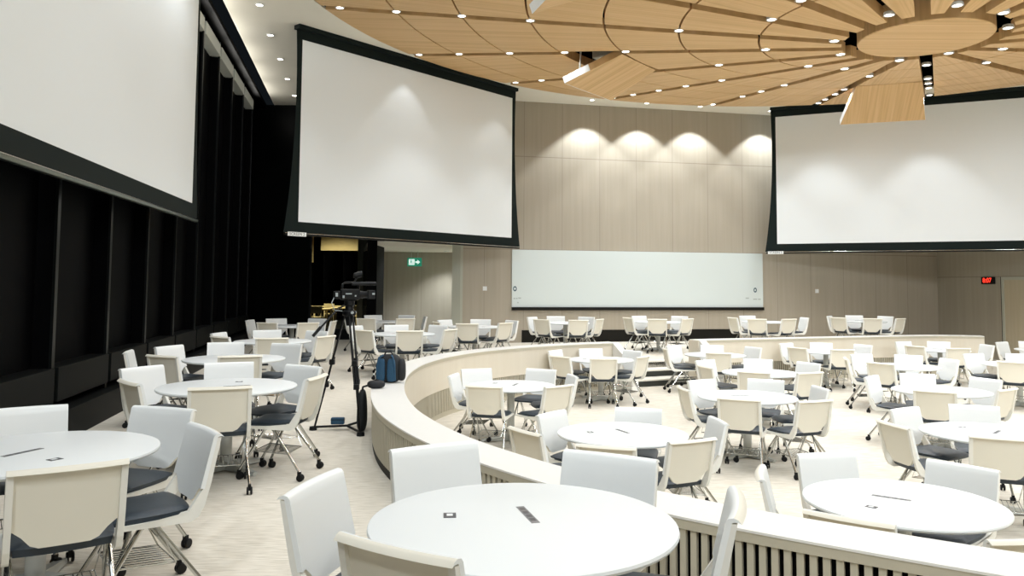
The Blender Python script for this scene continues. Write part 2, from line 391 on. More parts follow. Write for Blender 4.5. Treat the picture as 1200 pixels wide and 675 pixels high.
# ------------------------------------------------------------ back wall
bx0, bx1 = -1.5, 13.9
ang = math.atan(0.214); ub = Vector((math.cos(ang), math.sin(ang), 0))
def bw_obj(name, bm, m, parent=None):               # local x along the wall from x=0, y into the wall
    o = mesh_obj(name, bm, m, parent); return o
def BWM(x): return (x, BWY(x), 0)
Lb = lambda x: x / math.cos(ang)
bm = BM(); box(bm, Lb(-1.55), Lb(13.95), 0, 0.15, PIT, CEIL + 0.3)
o = struct(bw_obj('wall_back', bm, M_wallwood), 'taupe panelled back wall washed by four ceiling lights', 'wall'); o.location = BWM(0); o.rotation_euler.z = ang
bm = BM(); box(bm, Lb(0.3), Lb(7.0), -0.012, 0.0, 0.0, 0.355)
o = struct(bw_obj('baseboard_back', bm, M_kick), 'black band along the foot of the back wall', 'baseboard'); o.location = BWM(0); o.rotation_euler.z = ang
bm = BM(); box(bm, Lb(-1.55), Lb(-1.40), -0.03, 0.0, 0.0, 4.0)
o = struct(bw_obj('trim_4', bm, M_jamb), 'pale jamb at the end of the back wall beside the exit recess', 'jamb'); o.location = BWM(0); o.rotation_euler.z = ang
wb = tag(empty('whiteboard', BWM(0), ang), 'long white board on the taupe wall under the bright scallops', 'whiteboard')
bm = BM(); box(bm, Lb(0.0), Lb(7.78), -0.035, -0.002, 1.02, 2.68, 0.004); mesh_obj('board_surface', bm, M_wboard, wb)
bm = BM(); box(bm, Lb(0.0), Lb(7.78), -0.10, -0.002, 0.93, 1.02, 0.004); mesh_obj('tray', bm, M_kick, wb)
def ring_mark(cx, cz, rx, rz):
    bm = BM(); n = 24
    for q in range(n):
        a, b = 2 * PI * q / n, 2 * PI * (q + 1) / n
        v = [bm.verts.new((cx + k * rx * math.cos(t), -0.0365, cz + k * rz * math.sin(t))) for k, t in ((1, a), (1, b), (0.5, b), (0.5, a))]
        bm.faces.new(v)
    return bm
for cx in (0.09, Lb(7.52)):
    mesh_obj('logo', ring_mark(cx, 1.55, 0.055, 0.075), M_teal, wb)
bm = BM()
for x0, x1, z in ((0.05, 0.10, 1.27), (0.12, 0.17, 1.27), (0.19, 0.27, 1.28), (0.16, 0.2, 1.15), (Lb(7.45), Lb(7.58), 1.27), (Lb(7.61), Lb(7.70), 1.27), (Lb(7.2), Lb(7.31), 1.30)):
    box(bm, x0, x1, -0.0368, -0.035, z - 0.018, z + 0.018)
mesh_obj('print', bm, M_faint, wb)
def switch(x, z, label):
    o = tag(empty('light_switch', BWM(x), ang), label, 'switch')
    bm = BM(); box(bm, -0.06, 0.06, -0.012, 0, z - 0.06, z + 0.06, 0.004); mesh_obj('plate', bm, M_white, o)
    bm = BM(); box(bm, -0.03, 0.03, -0.018, -0.010, z - 0.03, z + 0.03, 0.003); mesh_obj('rocker', bm, M_white, o)
switch(-0.77, 1.55, 'white wall switch between exit recess and whiteboard')
switch(9.62, 1.53, 'white wall switch on the taupe wall right of the whiteboard')

# right hand wall, door, clock
c0 = Vector((13.92, 25.85, 0)); c1 = Vector((15.0, 19.6, 0)); ur = (c1 - c0).normalized(); angr = math.atan2(ur.y, ur.x)   # local x towards the camera, y to the outside
def rw(o): o.location = c0; o.rotation_euler.z = angr; return o
Lr = (c1 - c0).length
bm = BM(); box(bm, -0.1, Lr, 0, 0.15, PIT, CEIL + 0.3); rw(struct(mesh_obj('wall_right', bm, M_wallright), 'taupe panelled side wall with the door and red clock', 'wall'))
bm = BM(); box(bm, Lr - 0.1, Lr + 6.5, 0, 0.15, PIT, CEIL + 0.3)
o = struct(mesh_obj('wall_right_front', bm, M_plaster), 'plain side wall beyond the right edge', 'wall'); o.location = c0 + ur * 0; rw(o)
o.location = c1 - Vector((math.cos(R(-40)), math.sin(R(-40)), 0)) * (Lr - 0.1); o.rotation_euler.z = R(-40)
bm = BM(); box(bm, 18.6, 18.8, -3.0, 16.0, PIT, CEIL + 0.3); struct(mesh_obj('wall_right_rear', bm, M_plaster), 'plain wall beyond the right edge of the photo', 'wall')
bm = BM(); box(bm, -2.6, 18.8, -3.2, -3.0, PIT, CEIL + 0.3); struct(mesh_obj('wall_rear', bm, M_plaster), 'plain wall behind the viewer', 'wall')
dr = rw(struct(empty('door_1'), 'beige door with pale frame at the right edge', 'door'))
ds = 2.72
bm = BM()
for a in ((ds, ds + 0.09, -0.03, 0, PIT, 1.99), (ds + 0.09, ds + 1.2, -0.03, 0, 1.90, 1.99), (ds + 1.2, ds + 1.29, -0.03, 0, PIT, 1.99)): box(bm, *a)
mesh_obj('door_frame', bm, M_jamb, dr)
bm = BM(); box(bm, ds + 0.09, ds + 1.2, -0.012, 0, PIT, 1.90); mesh_obj('door_leaf', bm, M_door, dr)
bm = BM(); box(bm, ds - 0.05, ds - 0.01, -0.006, 0, PIT, 1.99); mesh_obj('shadow_gap', bm, M_kick, dr)
ck = rw(tag(empty('wall_clock'), 'small black digital clock with red digits beside the door', 'clock'))
bm = BM(); box(bm, 1.98, 2.48, -0.06, 0, 1.78, 1.99, 0.01); mesh_obj('case', bm, M_camblk, ck)
tx = bpy.data.curves.new('digits', 'FONT'); tx.body = '8:07'; tx.size = 0.2; tx.align_x = 'CENTER'; tx.align_y = 'CENTER'; tx.extrude = 0.002; tx.materials.append(M_red)
text_mesh('digits', tx, ck, (2.22, -0.064, 1.885))

# exit sign in the recess
ex = tag(empty('exit_sign', (-3.28, 26.6, 2.28)), 'lit green exit sign hanging in the recess by the camera', 'sign')
bm = BM(); box(bm, -0.24, 0.24, -0.04, 0.04, -0.02, 0.27, 0.008); mesh_obj('sign_case', bm, M_green, ex)
bm = BM(); box(bm, -0.12, -0.1, -0.01, 0.01, 0.27, 0.48); box(bm, 0.1, 0.12, -0.01, 0.01, 0.27, 0.48); mesh_obj('hanger', bm, M_grey, ex)
bm = BM()
box(bm, -0.19, 0.0, -0.044, -0.038, 0.03, 0.22)
mesh_obj('doorway_symbol', bm, M_signw, ex)
bm = BM(); man = [[(-.125, .185), (-.095, .185), (-.085, .195), (-.095, .21), (-.12, .21), (-.13, .2)], [(-.14, .17), (-.085, .175), (-.06, .14), (-.07, .13), (-.095, .15), (-.095, .12), (-.06, .09), (-.07, .05), (-.085, .05), (-.08, .085), (-.11, .105), (-.13, .06), (-.165, .055), (-.165, .068), (-.14, .075), (-.125, .15), (-.15, .14), (-.16, .15)]]
for pl_ in man:
    f = bm.faces.new([bm.verts.new((x, -0.046, z)) for x, z in pl_])
mesh_obj('running_figure', bm, M_green, ex)
bm = BM(); bm.faces.new([bm.verts.new((x, -0.046, z)) for x, z in ((.03, .10), (.10, .10), (.10, .05), (.19, .125), (.10, .20), (.10, .15), (.03, .15))]); mesh_obj('arrow', bm, M_signw, ex)

# ------------------------------------------------------------ white ceiling with the round opening
room = [(LWX(-3) + 0.35, -3.0), (LWX(23.6) + 0.35, 23.6), (-4.0, 23.6), (-4.0, 22.5), (-1.6, 22.5), (13.9, BWY(13.9)), (15.0, 19.5), (18.8, 16.3), (18.8, -3.0)]
HX, HY, HR = 5.854, 12.769, 9.835              # the canopy rim: a circle a little off the petals' centre
def rim(a):
    """distance from the petals' centre to the rim along angle a"""
    dx, dy = CX - HX, CY - HY; c, s_ = math.cos(a), math.sin(a); b = dx * c + dy * s_
    return -b + math.sqrt(b * b - (dx * dx + dy * dy - HR * HR))
def ray_hit(a):
    d = Vector((math.cos(a), math.sin(a))); best = 40.0
    for i in range(len(room)):
        p, q = Vector(room[i]) - Vector((HX, HY)), Vector(room[(i + 1) % len(room)]) - Vector((HX, HY)); e = q - p
        den = d.x * e.y - d.y * e.x
        if abs(den) < 1e-9: continue
        tt = (p.x * e.y - p.y * e.x) / den; uu = (p.x * d.y - p.y * d.x) / den
        if tt > 0 and -1e-6 <= uu <= 1 + 1e-6: best = min(best, tt)
    return best
RO = HR + 0.03
angs = sorted([2 * PI * k / 180 for k in range(180)] + [math.atan2(y - HY, x - HX) % (2 * PI) for x, y in room])
bm = BM(); n = len(angs); ri = []; ro = []; rt_ = []
for a in angs:
    d = (math.cos(a), math.sin(a)); h = max(ray_hit(a), RO + 0.02)
    ri.append(bm.verts.new((HX + RO * d[0], HY + RO * d[1], CEIL))); ro.append(bm.verts.new((HX + h * d[0], HY + h * d[1], CEIL)))
    rt_.append(bm.verts.new((HX + RO * d[0], HY + RO * d[1], CEIL + 0.04)))
for i in range(n):
    j = (i + 1) % n
    bm.faces.new((ri[i], ri[j], ro[j], ro[i])); bm.faces.new((ri[i], rt_[i], rt_[j], ri[j]))
g = bmesh.ops.extrude_face_region(bm, geom=[f for f in bm.faces if abs(f.calc_center_median().z - CEIL) < 1e-4])
bmesh.ops.translate(bm, vec=(0, 0, 0.05), verts=[v for v in g['geom'] if isinstance(v, bmesh.types.BMVert)])
struct(mesh_obj('ceiling', bm, M_ceil), 'plain cream ceiling around the round wooden canopy', 'ceiling')
bm = BM(); lathe(bm, [(RO + 0.005, CEIL + 0.05), (RO + 0.01, 7.75), (0, 7.75)], 96, (HX, HY)); struct(mesh_obj('ceiling_void', bm, M_plen), 'black void above the wooden canopy', 'ceiling')

# ------------------------------------------------------------ wooden canopy
ARC = [1.28, 2.67, 4.06, 5.39, 6.75, 8.06, 9.35, 10.955]
PH0 = 79.5
GAP = 0.112
def petal_rows(bm, rows, c, th=0.2):
    lim = min(rim(R(c - 9)), rim(R(c + 9)))
    keep = [q for q in rows if q[1] < lim - 0.25]; last = max(rows[len(keep)][0] if len(keep) < len(rows) else keep[-1][1] + 0.036, 1)
    for r0, r1 in keep + [(last, None)]:
        nt_, nr = 6, 2; g = {}
        for lv in (0, 1):
            for i in range(nr + 1):
                for k in range(nt_ + 1):
                    r = r0 + ((r1 or rim(R(c - 9 + 18 * k / nt_))) - r0) * i / nr; am = R(9) - math.asin(GAP / r)
                    a = -am + 2 * am * k / nt_
                    g[lv, i, k] = bm.verts.new((r * math.cos(a), r * math.sin(a), ZA + SL * r + (th if lv else 0)))
        for i in range(nr):
            for k in range(nt_):
                bm.faces.new((g[0, i, k], g[0, i, k + 1], g[0, i + 1, k + 1], g[0, i + 1, k])); bm.faces.new((g[1, i, k], g[1, i + 1, k], g[1, i + 1, k + 1], g[1, i, k + 1]))
            for k in (0, nt_): bm.faces.new((g[0, i, k], g[0, i + 1, k], g[1, i + 1, k], g[1, i, k]))
        for k in range(nt_):
            for i in (0, nr): bm.faces.new((g[0, i, k], g[0, i, k + 1], g[1, i, k + 1], g[1, i, k]))
can = struct(empty('ceiling_canopy', (CX, CY, 0)), 'round oak ceiling canopy of twenty petals around a centre disc', 'ceiling')
full = [(a + 0.018, b - 0.018) for a, b in zip(ARC, ARC[1:])]
HATCH = {142.5: (5.39, 6.75), 196.5: (5.39, 6.75), 70.0: (5.05, 6.75)}
shared = None
for k in range(20):
    c = PH0 + 9 + 18 * k
    hk = [h for h in HATCH if abs((h - c + 180) % 360 - 180) < 6]
    if hk:
        h0, h1 = HATCH[hk[0]]
        rows = [(a, b) for a, b in full if b <= 5.4 or a >= 6.74]
        if h0 < 5.3: rows = [(a, min(b, h0 - 0.012)) for a, b in rows]
        bm = BM(); petal_rows(bm, rows, c); o = mesh_obj('petal', bm, M_wood, can)
    else:
        bm = BM(); petal_rows(bm, full, c); o = mesh_obj('petal', bm, M_wood, can)
    o.rotation_euler.z = R(c)
bm = BM(); lathe(bm, [(0, 5.845), (1.03, 5.845), (1.045, 5.86), (1.045, 6.25), (0, 6.25)], 72); mesh_obj('centre_disc', bm, M_wood, can)
bm = BM(); lathe(bm, [(1.0, 6.2), (1.0, 7.7), (0.6, 7.7), (0.6, 6.2)], 40); mesh_obj('centre_drum', bm, M_plen, can)

# lowered hatches with projectors
HN = {142.5: ('lowered oak ceiling hatch in front of the middle screen', 'grey projector behind the lowered hatch facing the middle screen'),
      196.5: ('lowered oak ceiling hatch at the top edge, towards the left screen', None),
      70.0: ('lowered oak ceiling hatch overlapping the right screen', 'dark projector above the hatch overlapping the right screen')}
for c, (h0, h1) in HATCH.items():
    cc = [PH0 + 9 + 18 * k for k in range(20)]; cc = min(cc, key=lambda v: abs((v - c + 180) % 360 - 180))
    a = R(cc); z0 = ZA + SL * h0
    hp = tag(empty('ceiling_hatch', (CX + h0 * math.cos(a), CY + h0 * math.sin(a), z0), a), HN[c][0], 'ceiling panel', 'lowered projector hatches')
    piv = Matrix.Rotation(R(20.0), 4, 'Y')
    Lh = h1 - h0 - 0.02; w0 = h0 * math.tan(R(9)) - GAP; w1 = h1 * math.tan(R(9)) - GAP
    bm = BM(); extr(bm, [(0.01, -w0), (Lh, -w1), (Lh, w1), (0.01, w0)], 0, 0.15); bmesh.ops.transform(bm, matrix=piv, verts=bm.verts); mesh_obj('panel', bm, M_wood, hp)
    bm = BM(); extr(bm, [(Lh + 0.001, -w1), (Lh + 0.012, -w1), (Lh + 0.012, w1), (Lh + 0.001, w1)], 0.002, 0.15); extr(bm, [(Lh * 0.55, -w0 - (w1 - w0) * 0.55 - 0.006), (Lh, -w1 - 0.006), (Lh, -w1 - 0.001), (Lh * 0.55, -w0 - (w1 - w0) * 0.55 - 0.001)], 0.002, 0.15)
    extr(bm, [(Lh * 0.55, w0 + (w1 - w0) * 0.55 + 0.001), (Lh, w1 + 0.001), (Lh, w1 + 0.006), (Lh * 0.55, w0 + (w1 - w0) * 0.55 + 0.006)], 0.002, 0.15)
    bmesh.ops.transform(bm, matrix=piv, verts=bm.verts); mesh_obj('lit_edge', bm, M_white, hp)  # white strips paint the lit look of the panel's edges
    for sy in (-1, 1):
        bm = BM(); e = piv @ Vector((Lh * 0.75, sy * (w0 + 0.05), 0.15)); tube(bm, [e, (e.x - 0.05, e.y, 0.62)], 0.018, 6); mesh_obj('stay', bm, M_grey, hp)
    if HN[c][1]:
        pj = tag(empty('projector', (CX + (h0 + 0.75) * math.cos(a), CY + (h0 + 0.75) * math.sin(a), z0 + 0.13), a), HN[c][1], 'projector', 'projectors above the hatches')
        bm = BM(); box(bm, -0.28, 0.25, -0.3, 0.3, 0.06, 0.26, 0.03); mesh_obj('body', bm, M_grey, pj)
        bm = BM(); lathe(bm, [(0, 0), (0.07, 0), (0.075, 0.1), (0.055, 0.1), (0.05, 0.04), (0, 0.03)], 20, M=axes((0.25, 0.05, 0.16), (0, 1, 0), (0, 0, 1), (1, 0, 0))); mesh_obj('lens', bm, M_camblk, pj)
        bm = BM(); tube(bm, [(0, 0, 0.26), (0, 0, 1.2)], 0.03, 10); box(bm, -0.12, 0.12, -0.12, 0.12, 0.26, 0.29); mesh_obj('mount', bm, M_grey, pj)

# ------------------------------------------------------------ downlights
def make_downlight():
    r = empty('downlight')
    bm = BM(); lathe(bm, [(0.064, -0.002), (0.085, -0.004), (0.088, 0.004), (0.080, 0.05), (0.05, 0.06), (0, 0.06)], 20); mesh_obj('trim_ring', bm, M_trim, r, True)
    bm = BM(); lathe(bm, [(0, 0.004), (0.066, 0.004), (0.066, 0.012), (0, 0.012)], 20); mesh_obj('lens', bm, M_lens, r)
    return r
proto_dl = make_downlight(); used_dl = [False]
SPOT = {}
def lamp(x, y, z, cone, power, blend=0.35, col=(0.885, 0.945, 1.0), rad=0.06, aim=None):
    key = (cone, power, blend, tuple(col), rad)
    if key not in SPOT:
        l = bpy.data.lights.new('spot', 'SPOT'); l.spot_size = R(cone); l.spot_blend = blend; l.energy = power; l.color = col; l.shadow_soft_size = rad; SPOT[key] = l
    o = bpy.data.objects.new('lamp_light', SPOT[key]); COL.objects.link(o); o.location = (x, y, z)
    if aim is not None: o.rotation_euler = (Vector(aim) - Vector((x, y, z))).to_track_quat('-Z', 'Y').to_euler()
    return o
def downlight(x, y, z, label, group, s=1.0):
    o = proto_dl if not used_dl[0] else dup(proto_dl); used_dl[0] = True
    o.location = (x, y, z); o.scale = (s, s, s); tag(o, label, 'ceiling light', group)
P_GEN = 73.0
ORD = ['innermost', 'second from centre', 'third from centre', 'fourth from centre', 'fifth from centre', 'sixth from centre']
SEEN = {  # canopy gap number (from the gap at 79.5 degrees, counted leftwards): radii of the lights the photo shows
 5: ('gap above the middle screen\'s left corner', [1.44, 4.06, 6.75, 8.06, 9.35, 10.5]),
 4: ('gap ending over the middle screen\'s midpoint', [2.6, 5.33, 6.68, 8.0, 9.3, 10.4]),
 3: ('gap ending over the middle screen\'s right corner', [1.43, 3.95, 9.05, 10.0]),
 2: ('gap ending over the second wall scallop', [2.55, 5.1, 6.4, 7.5, 8.65, 9.65]),
 1: ('gap ending over the third wall scallop', [2.45, 5.0, 6.2, 7.3, 9.3]),
 0: ('gap left of the right screen\'s hatch', [1.4, 3.5, 5.8, 6.8, 8.0, 8.9]),
 -1: ('black gap right of the right screen\'s hatch', [2.4, 4.8, 5.8, 6.85, 8.75]),
 -2: ('gap from the centre disc\'s lower right', [1.2, 3.4]),
 -3: ('gap level with the centre disc\'s lower rim, at the right edge', [2.1]),
 6: ('gap just above the one over the middle screen\'s left corner', [2.72]),
 7: ('gap at the photo\'s top edge, left of the centre disc', [2.8])}
def gap_pos(k, r):
    a = R(PH0 + 18 * k); return CX + r * math.cos(a), CY + r * math.sin(a), ZA + SL * r
for k, (desc, rr) in SEEN.items():
    for i, r in enumerate(rr):
        x, y, z = gap_pos(k, r)
        nm = 'white downlight, ' + (ORD[i] + ' in the ' if len(rr) > 1 else 'in the ') + desc
        downlight(x, y, z + 0.012, nm, 'downlights in the gaps of the wooden canopy')
for k, r, nm in ((7.8, 1.5, 'downlight at the upper left rim of the round centre disc'), (9.6, 1.5, 'downlight directly above the round centre disc'),
                 (12.25, 1.35, 'upper of two downlights at the right rim of the centre disc'), (14.4, 1.2, 'lower of two downlights at the right rim of the centre disc')):
    k2 = round(k - 0.5) + 0.0 if False else k
    x, y, z = gap_pos(round(k2), r); downlight(x, y, ZA + SL * r + 0.012, nm, 'downlights in the gaps of the wooden canopy')
for k in range(20):
    rr = SEEN[k if k <= 7 else k - 20][1] if (k if k <= 7 else k - 20) in SEEN else []
    rl = rr if k in (0, 1, 2, 3, 4, 5, 19) else [2.0, 4.06, 5.39, 6.75, 8.06, 9.35, 10.5]
    for r in rl:
        x, y, z = gap_pos(k, r)
        if y < -2.8 or r > rim(R(PH0 + 18 * k)) - 0.12: continue
        lamp(x, y, z - 0.02, *((150, P_GEN, 0.8) if r < 8.4 else (84, 140.0, 0.5) if r < 9.8 else (80, 35.0, 0.4)))
# wall washers in the white ceiling over the back wall and the strip by the windows
for i, (x, y) in enumerate(((2.3, 22.62), (3.95, 22.98), (5.62, 23.36), (7.9, 23.9))):
    downlight(x, y, CEIL - 0.018, 'recessed wall washer over the %s bright scallop on the back wall' % ['first', 'second', 'third', 'fourth'][i], 'wall washers over the back wall')
    lamp(x, y, CEIL - 0.03, 96, 420, 0.3, rad=0.04)
for i, (x, y) in enumerate(((-4.92, 14.96), (-5.28, 16.82), (-5.6, 18.65), (-5.95, 20.49), (-6.27, 22.33))):
    downlight(x, y, CEIL - 0.018, '%s of five downlights in the ceiling strip beside the window wall' % ['nearest', 'second', 'third', 'fourth', 'farthest'][i], 'downlights beside the window wall')
    lamp(x, y, CEIL - 0.03, 90, P_GEN)
for k in range(7, len(mys) - 1):                   # added fill lamps at the pelmets, lifting the ceiling strip
    yc = (mys[k] + mys[k + 1]) / 2; l = bpy.data.lights.new('strip_fill', 'AREA'); l.shape = 'RECTANGLE'; l.size = 1.5; l.size_y = 0.12; l.energy = 9; l.color = (1.0, 0.97, 0.9)
    o = bpy.data.objects.new('lamp_light', l); COL.objects.link(o); o.location = (LWX(yc) + 0.02, yc, 6.74)
    o.rotation_euler = Vector((1.0, 0.19, 0.35)).to_track_quat('-Z', 'Y').to_euler()
    o.rotation_euler.rotate_axis('Z', PI / 2 if False else 0)
for y in (1.5, 3.9, 6.3, 8.7, 11.1): lamp(-3.2 - 0.19 * y + 1.2, y, CEIL - 0.03, 150, 125.0, 0.8)
for i in range(6):                                 # added unseen fill spots behind the viewer, brightening upright faces
    lamp(-1.5 + 3.4 * i, -2.2, 6.6, 110, 930, 0.9, rad=0.35, aim=(-3.0 + 3.6 * i, 13.0, 0.8))
downlight(-2.15, 26.0, RC - 0.018, 'recessed light in the soffit of the exit recess', 'downlight in the exit recess')
lamp(-2.15, 26.1, RC - 0.03, 120, 260, 0.7)
lamp(-3.3, 24.0, RC - 0.03, 140, 150, 0.7)
lamp(-7.5, 29.5, 5.8, 95, 6500, 0.5, col=(1.0, 0.85, 0.58), aim=(-7.2, 30.5, 0.5))
lamp(-7.5, 31.0, 4.9, 70, 25, 0.5, col=(1.0, 0.75, 0.4), aim=(-7.5, 33, 3.4))

# ------------------------------------------------------------ projection screens
def screen(name_lbl, cx, cy, deg, nsign, label_text, mirror=1):
    """local x along the screen, y away from the room; label at the -x end of the bar"""
    r = tag(empty('projection_screen', (cx, cy, 0), R(deg)), name_lbl, 'screen', 'large projection screens')
    zt, zb = 6.97, 2.70; wx = 3.36; z0, z1 = 2.93, 6.76
    bm = BM(); box(bm, -wx, wx, -0.004, 0.004, z0, z1); mesh_obj('picture_area', bm, M_fabric, r)
    prof = []; n = 14
    for i in range(n + 1):
        t = i / n; z = zb + (zt - zb) * t
        e = 3.43 + 0.27 * (1 - t) ** 2.4 + 0.07 * t ** 3
        prof.append((e, z))
    bm = BM()
    for s in (-1, 1):
        for (e0, a), (e1, b) in zip(prof, prof[1:]):
            v = [bm.verts.new(p) for p in ((s * wx * 0.999, 0.005, a), (s * e0, 0.005, a), (s * e1, 0.005, b), (s * wx * 0.999, 0.005, b), (s * wx * 0.999, -0.005, a), (s * e0, -0.005, a), (s * e1, -0.005, b), (s * wx * 0.999, -0.005, b))]
            for f in ((0, 1, 2, 3), (4, 7, 6, 5), (1, 5, 6, 2), (0, 3, 7, 4), (0, 4, 5, 1), (3, 2, 6, 7)): bm.faces.new([v[q] for q in f])
    box(bm, -wx, wx, -0.005, 0.005, zb, z0); box(bm, -wx, wx, -0.005, 0.005, z1, zt)
    mesh_obj('masking_border', bm, M_border, r)
    bm = BM(); box(bm, -3.68, 3.68, -0.03, 0.03, 2.645, 2.70, 0.012); mesh_obj('weight_bar', bm, M_alu if label_text is None else M_kick, r)
    bm = BM(); tube(bm, [(-3.68, -0.034, 2.69), (3.68, -0.034, 2.69)], 0.006, 6); mesh_obj('bar_edge', bm, M_chrome, r)
    bm = BM(); box(bm, -3.5, 3.5, -0.10, 0.10, 6.96, 7.12, 0.01); mesh_obj('housing', bm, M_border, r)
    if label_text:
        bm = BM(); box(bm, -3.62, -3.18, -0.042, -0.032, 2.628, 2.712); pt = mesh_obj('name_plate', bm, M_white, r)
        tx = bpy.data.curves.new('plate_text', 'FONT'); tx.body = label_text; tx.size = 0.085; tx.align_x = 'CENTER'; tx.align_y = 'CENTER'; tx.materials.append(M_dark)
        text_mesh('lettering', tx, pt, (-3.4, -0.044, 2.67))
    return r
screen('left projection screen hanging in front of the black window wall', -4.61, 9.27, 99.0, 1, None)
screen('middle projection screen hanging between the window wall and the bright scallops', -2.22, 18.78, 49.0, 1, 'SCREEN 2')
screen('right projection screen hanging right of the bright scallops', 10.97, 22.1, -24.5, 1, 'SCREEN 3')

# ------------------------------------------------------------ the chair
def chair_parts(root):
    # seat cushion: rounded slab with a crowned top and a dipping front
    bm = BM(); nx, ny = 10, 10; top = {}; bot = {}
    for i in range(nx + 1):
        for j in range(ny + 1):
            u, v = 2 * i / nx - 1, 2 * j / ny - 1
            # squircle mapping for rounded corners
            k = 1 - 0.10 * (u * u * v * v)
            x, y = 0.222 * u * k * (1 - 0.05 * (v + 1) / 2 * -1), 0.012 + 0.235 * v * k
            e = max(abs(u), abs(v)) ** 6
            z = 0.497 - 0.022 * e - 0.012 * max(0, v) ** 3 * 1.5 + 0.006 * v * v * (v < 0) - 0.008 * (1 - u * u) * (1 - v * v)
            top[i, j] = bm.verts.new((x, y, z)); bot[i, j] = bm.verts.new((x * 0.97, y * 0.97 + 0.0004, 0.446 - 0.008 * max(0, v) ** 3))
    for i in range(nx):
        for j in range(ny):
            bm.faces.new((top[i, j], top[i + 1, j], top[i + 1, j + 1], top[i, j + 1])); bm.faces.new((bot[i, j], bot[i, j + 1], bot[i + 1, j + 1], bot[i + 1, j]))
    rim = [(i, 0) for i in range(nx)] + [(nx, j) for j in range(ny)] + [(i, ny) for i in range(nx, 0, -1)] + [(0, j) for j in range(ny, 0, -1)]
    for a, b in zip(rim, rim[1:] + rim[:1]): bm.faces.new((top[a], bot[a], bot[b], top[b]))
    mesh_obj('seat', bm, M_navy, root, True)
    # backrest: white front, rear tinted cream for carpet bounce light, rolled top lip
    def yb(z): return -0.222 - (z - 0.46) * 0.235
    bm = BM(); nx = 14; F = {}; B = {}
    rows = 10
    for i in range(nx + 1):
        u = 2 * i / nx - 1; x = 0.237 * u
        au = abs(u); sm = min(1, max(0, (au - 0.46) / 0.42)); sm = sm * sm * (3 - 2 * sm)
        zb = 0.492 + 0.085 * sm
        cur = -0.018 * (1 - u * u)
        for j in range(rows + 1):
            t = j / rows; z = zb + (0.838 - zb) * t
            F[i, j] = bm.verts.new((x, yb(z) + cur + 0.008, z)); B[i, j] = bm.verts.new((x, yb(z) + cur - 0.014, z - 0.002))
        for q, (dy, dz, by, bz) in enumerate(((-0.010, 0.012, -0.006, 0.001), (-0.028, 0.016, -0.022, 0.001), (-0.043, 0.010, -0.034, -0.004))):
            F[i, rows + 1 + q] = bm.verts.new((x, yb(0.838) + cur + 0.008 + dy, 0.838 + dz)); B[i, rows + 1 + q] = bm.verts.new((x, yb(0.838) + cur - 0.014 + by, 0.838 + bz))
    nr = rows + 3
    for i in range(nx):
        for j in range(nr):
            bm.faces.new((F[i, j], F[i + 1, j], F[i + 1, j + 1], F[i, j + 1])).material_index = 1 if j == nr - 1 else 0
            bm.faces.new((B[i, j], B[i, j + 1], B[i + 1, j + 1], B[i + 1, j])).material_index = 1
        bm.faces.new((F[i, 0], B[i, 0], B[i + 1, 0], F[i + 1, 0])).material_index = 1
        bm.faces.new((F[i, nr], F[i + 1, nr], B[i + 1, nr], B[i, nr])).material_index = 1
    for j in range(nr):
        for i in (0, nx): bm.faces.new((F[i, j], F[i, j + 1], B[i, j + 1], B[i, j])).material_index = 0
    mesh_obj('backrest', bm, [M_white, M_rear_bounce], root, True)
    # L-shaped side frames
    for s in (-1, 1):
        pr = [(0.235, 0.428), (0.235, 0.447), (-0.14, 0.452), (-0.185, 0.47), (yb(0.555) + 0.004, 0.555), (yb(0.58) - 0.010, 0.58), (yb(0.832) - 0.010, 0.832), (yb(0.832) - 0.034, 0.834), (yb(0.6) - 0.042, 0.6), (yb(0.49) - 0.038, 0.49), (-0.235, 0.436), (-0.195, 0.415)]
        bm = BM(); x0, x1 = (0.208, 0.236) if s > 0 else (-0.236, -0.208)
        a = [bm.verts.new((x0, y, z)) for y, z in pr]; b = [bm.verts.new((x1, y, z)) for y, z in pr]; n = len(pr)
        fa = bm.faces.new(a); fb = bm.faces.new(b[::-1])
        for i in range(n): bm.faces.new((a[i], b[i], b[(i + 1) % n], a[(i + 1) % n]))
        bmesh.ops.triangulate(bm, faces=[fa, fb])
        mesh_obj('side_frame', bm, M_frame, root)
    # legs and casters
    for sx in (-1, 1):
        for top_, foot in (((sx * 0.205, 0.03, 0.425), (sx * 0.232, 0.245, 0.075)), ((sx * 0.205, -0.03, 0.425), (sx * 0.238, -0.285, 0.075))):
            bm = BM(); mid = [top_[k] * 0.5 + foot[k] * 0.5 for k in range(3)]; mid[0] = top_[0] + (foot[0] - top_[0]) * 0.3
            tube(bm, [top_, mid, foot], 0.0115, 8); lg = mesh_obj('leg', bm, M_chrome, root, True)
            bm = BM()
            for w0 in (-0.022, 0.006):
                lathe(bm, [(0, w0), (0.026, w0), (0.030, w0 + 0.004), (0.030, w0 + 0.012), (0.026, w0 + 0.016), (0, w0 + 0.016)], 14, M=axes((foot[0], foot[1] - 0.012, 0.030), (0, 1, 0), (0, 0, 1), (1, 0, 0)))
            box(bm, foot[0] - 0.012, foot[0] + 0.012, foot[1] - 0.016, foot[1] + 0.012, 0.03, 0.08)
            mesh_obj('caster', bm, M_black, lg, True)
    bm = BM(); tube(bm, [(-0.21, 0.03, 0.418), (0.21, 0.03, 0.418)], 0.010, 8); tube(bm, [(-0.21, -0.03, 0.418), (0.21, -0.03, 0.418)], 0.010, 8); mesh_obj('stretcher', bm, M_chrome, root, True)
    bm = BM(); zz = 0.205; rx, ry = 0.17, 0.15
    tube(bm, [(-rx, -ry, zz), (rx, -ry, zz), (rx, ry, zz + 0.02), (-rx, ry, zz + 0.02)], 0.0045, 5, closed=True)
